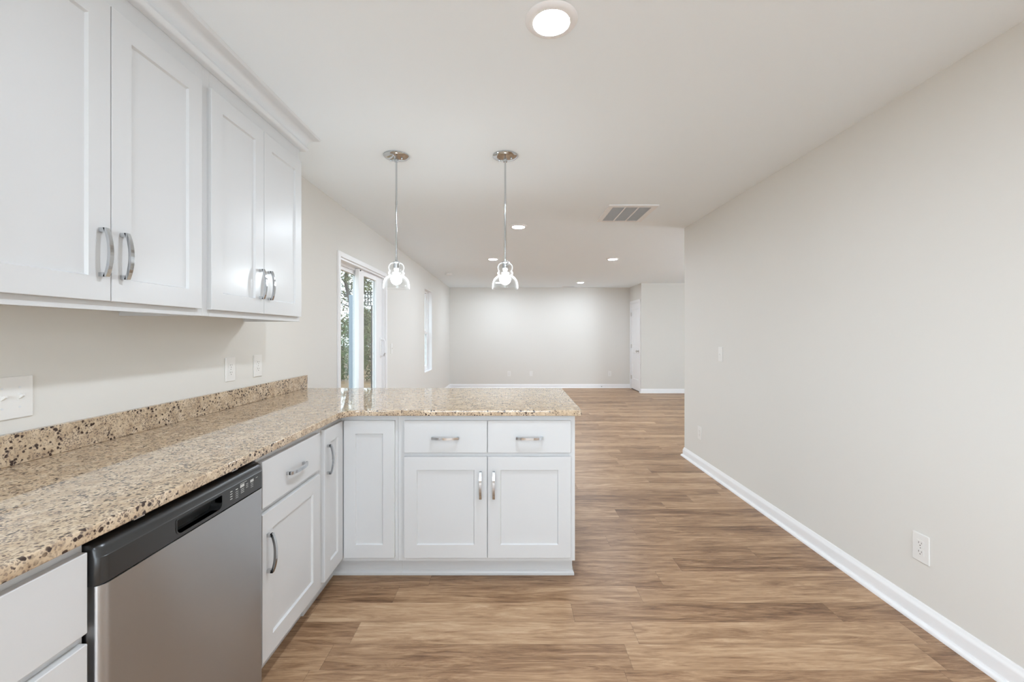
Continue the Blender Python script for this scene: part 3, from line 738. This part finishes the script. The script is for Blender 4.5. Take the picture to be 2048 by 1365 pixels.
def switch_proto(gangs=1, kind='toggle'):
    t = thing('light_switch', 'x', 'light switch', (0, 0, 0))
    w_ = 0.074 + 0.046*(gangs-1)
    obj('cover_plate', rounded_plate(w_, 0.127, 0.006), 'plastic', t)
    for g in range(gangs):
        cx = (g-(gangs-1)/2)*0.046
        bm = bmesh.new()
        box(bm, cx-0.005, cx+0.005, -0.0072, -0.0061, -0.012, 0.012)
        vs = [(cx-0.0035, -0.006, -0.006), (cx+0.0035, -0.006, -0.006), (cx+0.0035, -0.006, 0.006), (cx-0.0035, -0.006, 0.006), (cx-0.003, -0.020, 0.004), (cx+0.003, -0.020, 0.004), (cx+0.003, -0.018, 0.010), (cx-0.003, -0.018, 0.010)]
        v_ = [bm.verts.new(q) for q in vs]
        for f in ((0, 1, 5, 4), (1, 2, 6, 5), (2, 3, 7, 6), (3, 0, 4, 7), (4, 5, 6, 7)): bm.faces.new([v_[i] for i in f])
        bmesh.ops.recalc_face_normals(bm, faces=bm.faces)
        obj('toggle', bm, 'plastic', t)
        for s in (-1, 1): obj('screw', cyl(bmesh.new(), (cx, -0.0064, s*0.030), 0.0032, 0.001, 'Y', 12), 'ventgrey', t)
    return t
def blank_proto():
    t = thing('blank_wall_plate', 'x', 'wall plate', (0, 0, 0))
    obj('cover_plate', rounded_plate(0.074, 0.119, 0.006), 'plastic', t)
    for s in (-1, 1): obj('screw', cyl(bmesh.new(), (0, -0.0064, s*0.021), 0.003, 0.001, 'Y', 12), 'ventgrey', t)
    return t
def place(o, loc, face, label, group=None):
    o.location = loc; o.rotation_euler = (0, 0, {'left': PI/2, 'right': -PI/2, 'far': 0}[face]); o['label'] = label
    if group: o['group'] = group
GO = 'white duplex wall outlets'
op = outlet_proto()
place(op, (XL+0.0002, 2.276, 1.118), 'left', 'white duplex outlet above the backsplash, straight below the end wall cabinet', GO)
for loc, f, lb in (((XL+0.0002, 2.522, 1.119), 'left', 'white duplex outlet above the backsplash end, past the wall cabinets'),
                   ((XR-0.0002, 1.926, 0.340), 'right', 'large white duplex outlet low on the long bare kitchen wall'),
                   ((XR-0.0002, 4.190, 0.335), 'right', 'faint white outlet low on the bare wall by its corner'),
                   ((-0.060, YF-0.0002, 0.346), 'far', 'white outlet on the far wall, straight below the middle pendant'),
                   ((2.382, YF-0.0002, 0.346), 'far', 'white outlet low on the far wall, closest to the closet door')):
    c = copy_tree(op); place(c, loc, f, lb)
bp = blank_proto(); place(bp, (0.474, YF-0.0002, 0.346), 'far', 'blank white plate low on the far wall beside the outlet under the pendant')
s2 = switch_proto(2); place(s2, (XL+0.0002, 1.276, 1.114), 'left', 'wide two-toggle white light switch above the backsplash, cut by the photo edge', 'white wall light switches')
s1_ = switch_proto(1); place(s1_, (XR-0.0002, 3.773, 1.128), 'right', 'single white light switch on the long bare wall', 'white wall light switches')
c = copy_tree(s1_); place(c, (XL+0.0002, 5.340, 1.125), 'left', 'single white light switch beside the sliding door handle', 'white wall light switches')

# door stop on the far baseboard
t = thing('door_stop', 'tiny spring door stop on the far baseboard near the closet door', 'door stop', (2.17, YF-0.014, 0.045))
bm = cyl(bmesh.new(), (2.17, YF-0.050, 0.045), 0.006, 0.070, 'Y', 12); obj('spring', bm, 'nickel', t, True)
obj('tip', cyl(bmesh.new(), (2.17, YF-0.091, 0.045), 0.008, 0.011, 'Y', 12), 'dark', t)

# ------------------------------------------------------------------ outdoors
GZ = -0.32
tag(obj('ground', new((-45, XL-LT-0.02, -25, 55, GZ-0.1, GZ)), 'litter'), kind='structure')
def tree(x, y, h, leafm, n, label, spread=1.3, lo=0.35, trunk_r=0.11, name='tree', lsz=0.07):
    t = thing(name, label, 'tree' if name == 'tree' else 'shrub', (x, y, GZ), 'trees beyond the sliding door' if name == 'tree' else 'shrubs beyond the sliding door')
    rnd = random.Random(int(x*100+y*1000)); bm = bmesh.new()
    zt = GZ+h
    if name == 'tree':
        pts = [(x+rnd.uniform(-.08, .08)*k, y+rnd.uniform(-.08, .08)*k, GZ+h*k/6) for k in range(7)]
        tube(bm, pts, [trunk_r*(1-0.13*k) for k in range(7)], 9)
        tips = []
        for k in range(26):
            f = rnd.uniform(0.2, 0.98); z = GZ+h*f; a = rnd.uniform(0, 2*PI); l = spread*(1.15-f*0.6)*rnd.uniform(.6, 1)
            i = min(5, int(f*6)); b = Vector(pts[i]).lerp(Vector(pts[i+1]), f*6-i)
            e = b+Vector((math.cos(a)*l, math.sin(a)*l, l*rnd.uniform(.2, .7))); mid = b.lerp(e, .5)+Vector((rnd.uniform(-.1, .1), rnd.uniform(-.1, .1), .06))
            tube(bm, [b, mid, e], [0.030, 0.018, 0.006], 5); tips.append((b, e))
            for q in range(3):
                s_ = b.lerp(e, rnd.uniform(.4, .95)); a2 = a+rnd.uniform(-1, 1); e2 = s_+Vector((math.cos(a2), math.sin(a2), rnd.uniform(-.2, .8)))*l*.4
                tube(bm, [s_, e2], [0.010, 0.003], 4); tips.append((s_, e2))
        obj('trunk', bm, 'bark', t)
    else:
        tips = []
        for k in range(22):
            a = rnd.uniform(0, 2*PI); l = spread*rnd.uniform(.3, 1)
            b = Vector((x, y, GZ)); e = Vector((x+math.cos(a)*l, y+math.sin(a)*l, GZ+h*rnd.uniform(.5, 1)))
            tube(bm, [b, b.lerp(e, .5)+Vector((0, 0, .1*h)), e], [0.016, 0.010, 0.004], 4); tips.append((b, e))
        obj('stems', bm, 'twig', t)
    V, F = [], []
    for k in range(n):
        b, e = rnd.choice(tips); p = b.lerp(e, rnd.uniform(.25 if name == 'tree' else .0, 1.05))+Vector([rnd.gauss(0, .16) for _ in range(3)])
        if name == 'tree' and p.z < GZ+h*lo*rnd.uniform(.3, 1): continue
        if name == 'tree' and p.z > 2.3 and rnd.random() < 0.72: continue
        if p.z < GZ+.03: continue
        u = Vector([rnd.gauss(0, 1) for _ in range(3)]).normalized(); v_ = u.orthogonal().normalized(); s_ = lsz*rnd.uniform(.6, 1.2)
        i = len(V); p -= Vector((x, y, GZ))
        V += [p-u*s_, p+v_*s_*.45, p+u*s_, p-v_*s_*.45]; F.append((i, i+1, i+2, i+3))
    me = bpy.data.meshes.new('foliage'); me.from_pydata(V, [], F); me.materials.append(M[leafm])
    o = bpy.data.objects.new('foliage', me); o.parent = t; C.objects.link(o); tag(o, kind='stuff')
    return t
tree(-6.50, 17.2, 7.5, 'leaf_olive', 5200, 'tall thin olive-leaved tree seen through the near glass panel', 1.0, .3, .12)
tree(-7.75, 21.8, 7.2, 'leaf_olive', 5200, 'olive tree standing behind the tall thin tree, seen through the door glass', 1.1, .2, .14)
tree(-9.1, 26.4, 6.6, 'leaf_rust', 5000, 'rust-leaved tree deepest in the woods beyond the sliding door', 1.25, .05)
tree(-9.4, 18.9, 6.4, 'leaf_rust', 4200, 'rust-leaved tree standing apart to the side of the thin olive tree', 1.1, .12)
tree(-4.75, 14.9, 1.9, 'leaf_olive', 2100, 'small olive shrub in front of the rest, near the lattice post', .50, 0, name='shrub', lsz=.045)
tree(-6.0, 14.8, 1.9, 'leaf_green', 2100, 'small bright green shrub closest to the house', .50, 0, name='shrub', lsz=.045)
tree(-6.95, 19.45, 3.0, 'leaf_green', 3600, 'large green shrub between the two olive trees', .62, 0, name='shrub', lsz=.06)
tree(-8.45, 24.1, 3.4, 'leaf_rust', 4200, 'rusty brown shrub in front of the deepest tree', .72, 0, name='shrub', lsz=.07)
# dark lattice-topped post and added pale strip
t = thing('lattice_post', 'dark post with an open lattice top standing outside the sliding door', 'garden post', (-3.45, 10.62, GZ))
px_, py_ = -3.455, 10.62
bm = bmesh.new(); box(bm, px_-0.035, px_+0.035, py_-0.035, py_+0.035, GZ, 2.0095, bev=.004); obj('post', bm, 'charcoal', t)
bm = bmesh.new()
for z in (2.01, 2.10, 2.20, 2.29): box(bm, px_-0.20, px_+0.035, py_-0.012, py_+0.012, z, z+0.020)
for k in range(4): box(bm, px_-0.20+k*0.0717, px_-0.18+k*0.0717, py_-0.011, py_+0.011, 2.01, 2.34)
box(bm, px_-0.22, px_+0.05, py_-0.04, py_+0.04, 2.34, 2.365)
obj('lattice', bm, 'charcoal', t)
tag(obj('pale_strip', new((-4.595, -4.455, 12.05, 12.10, GZ, 2.42), bev=.01), 'bluegrey'), 'added pale blue-grey upright strip outside the near glass panel', 'garden post')  # added slab standing in for the bluish streak in the near glass
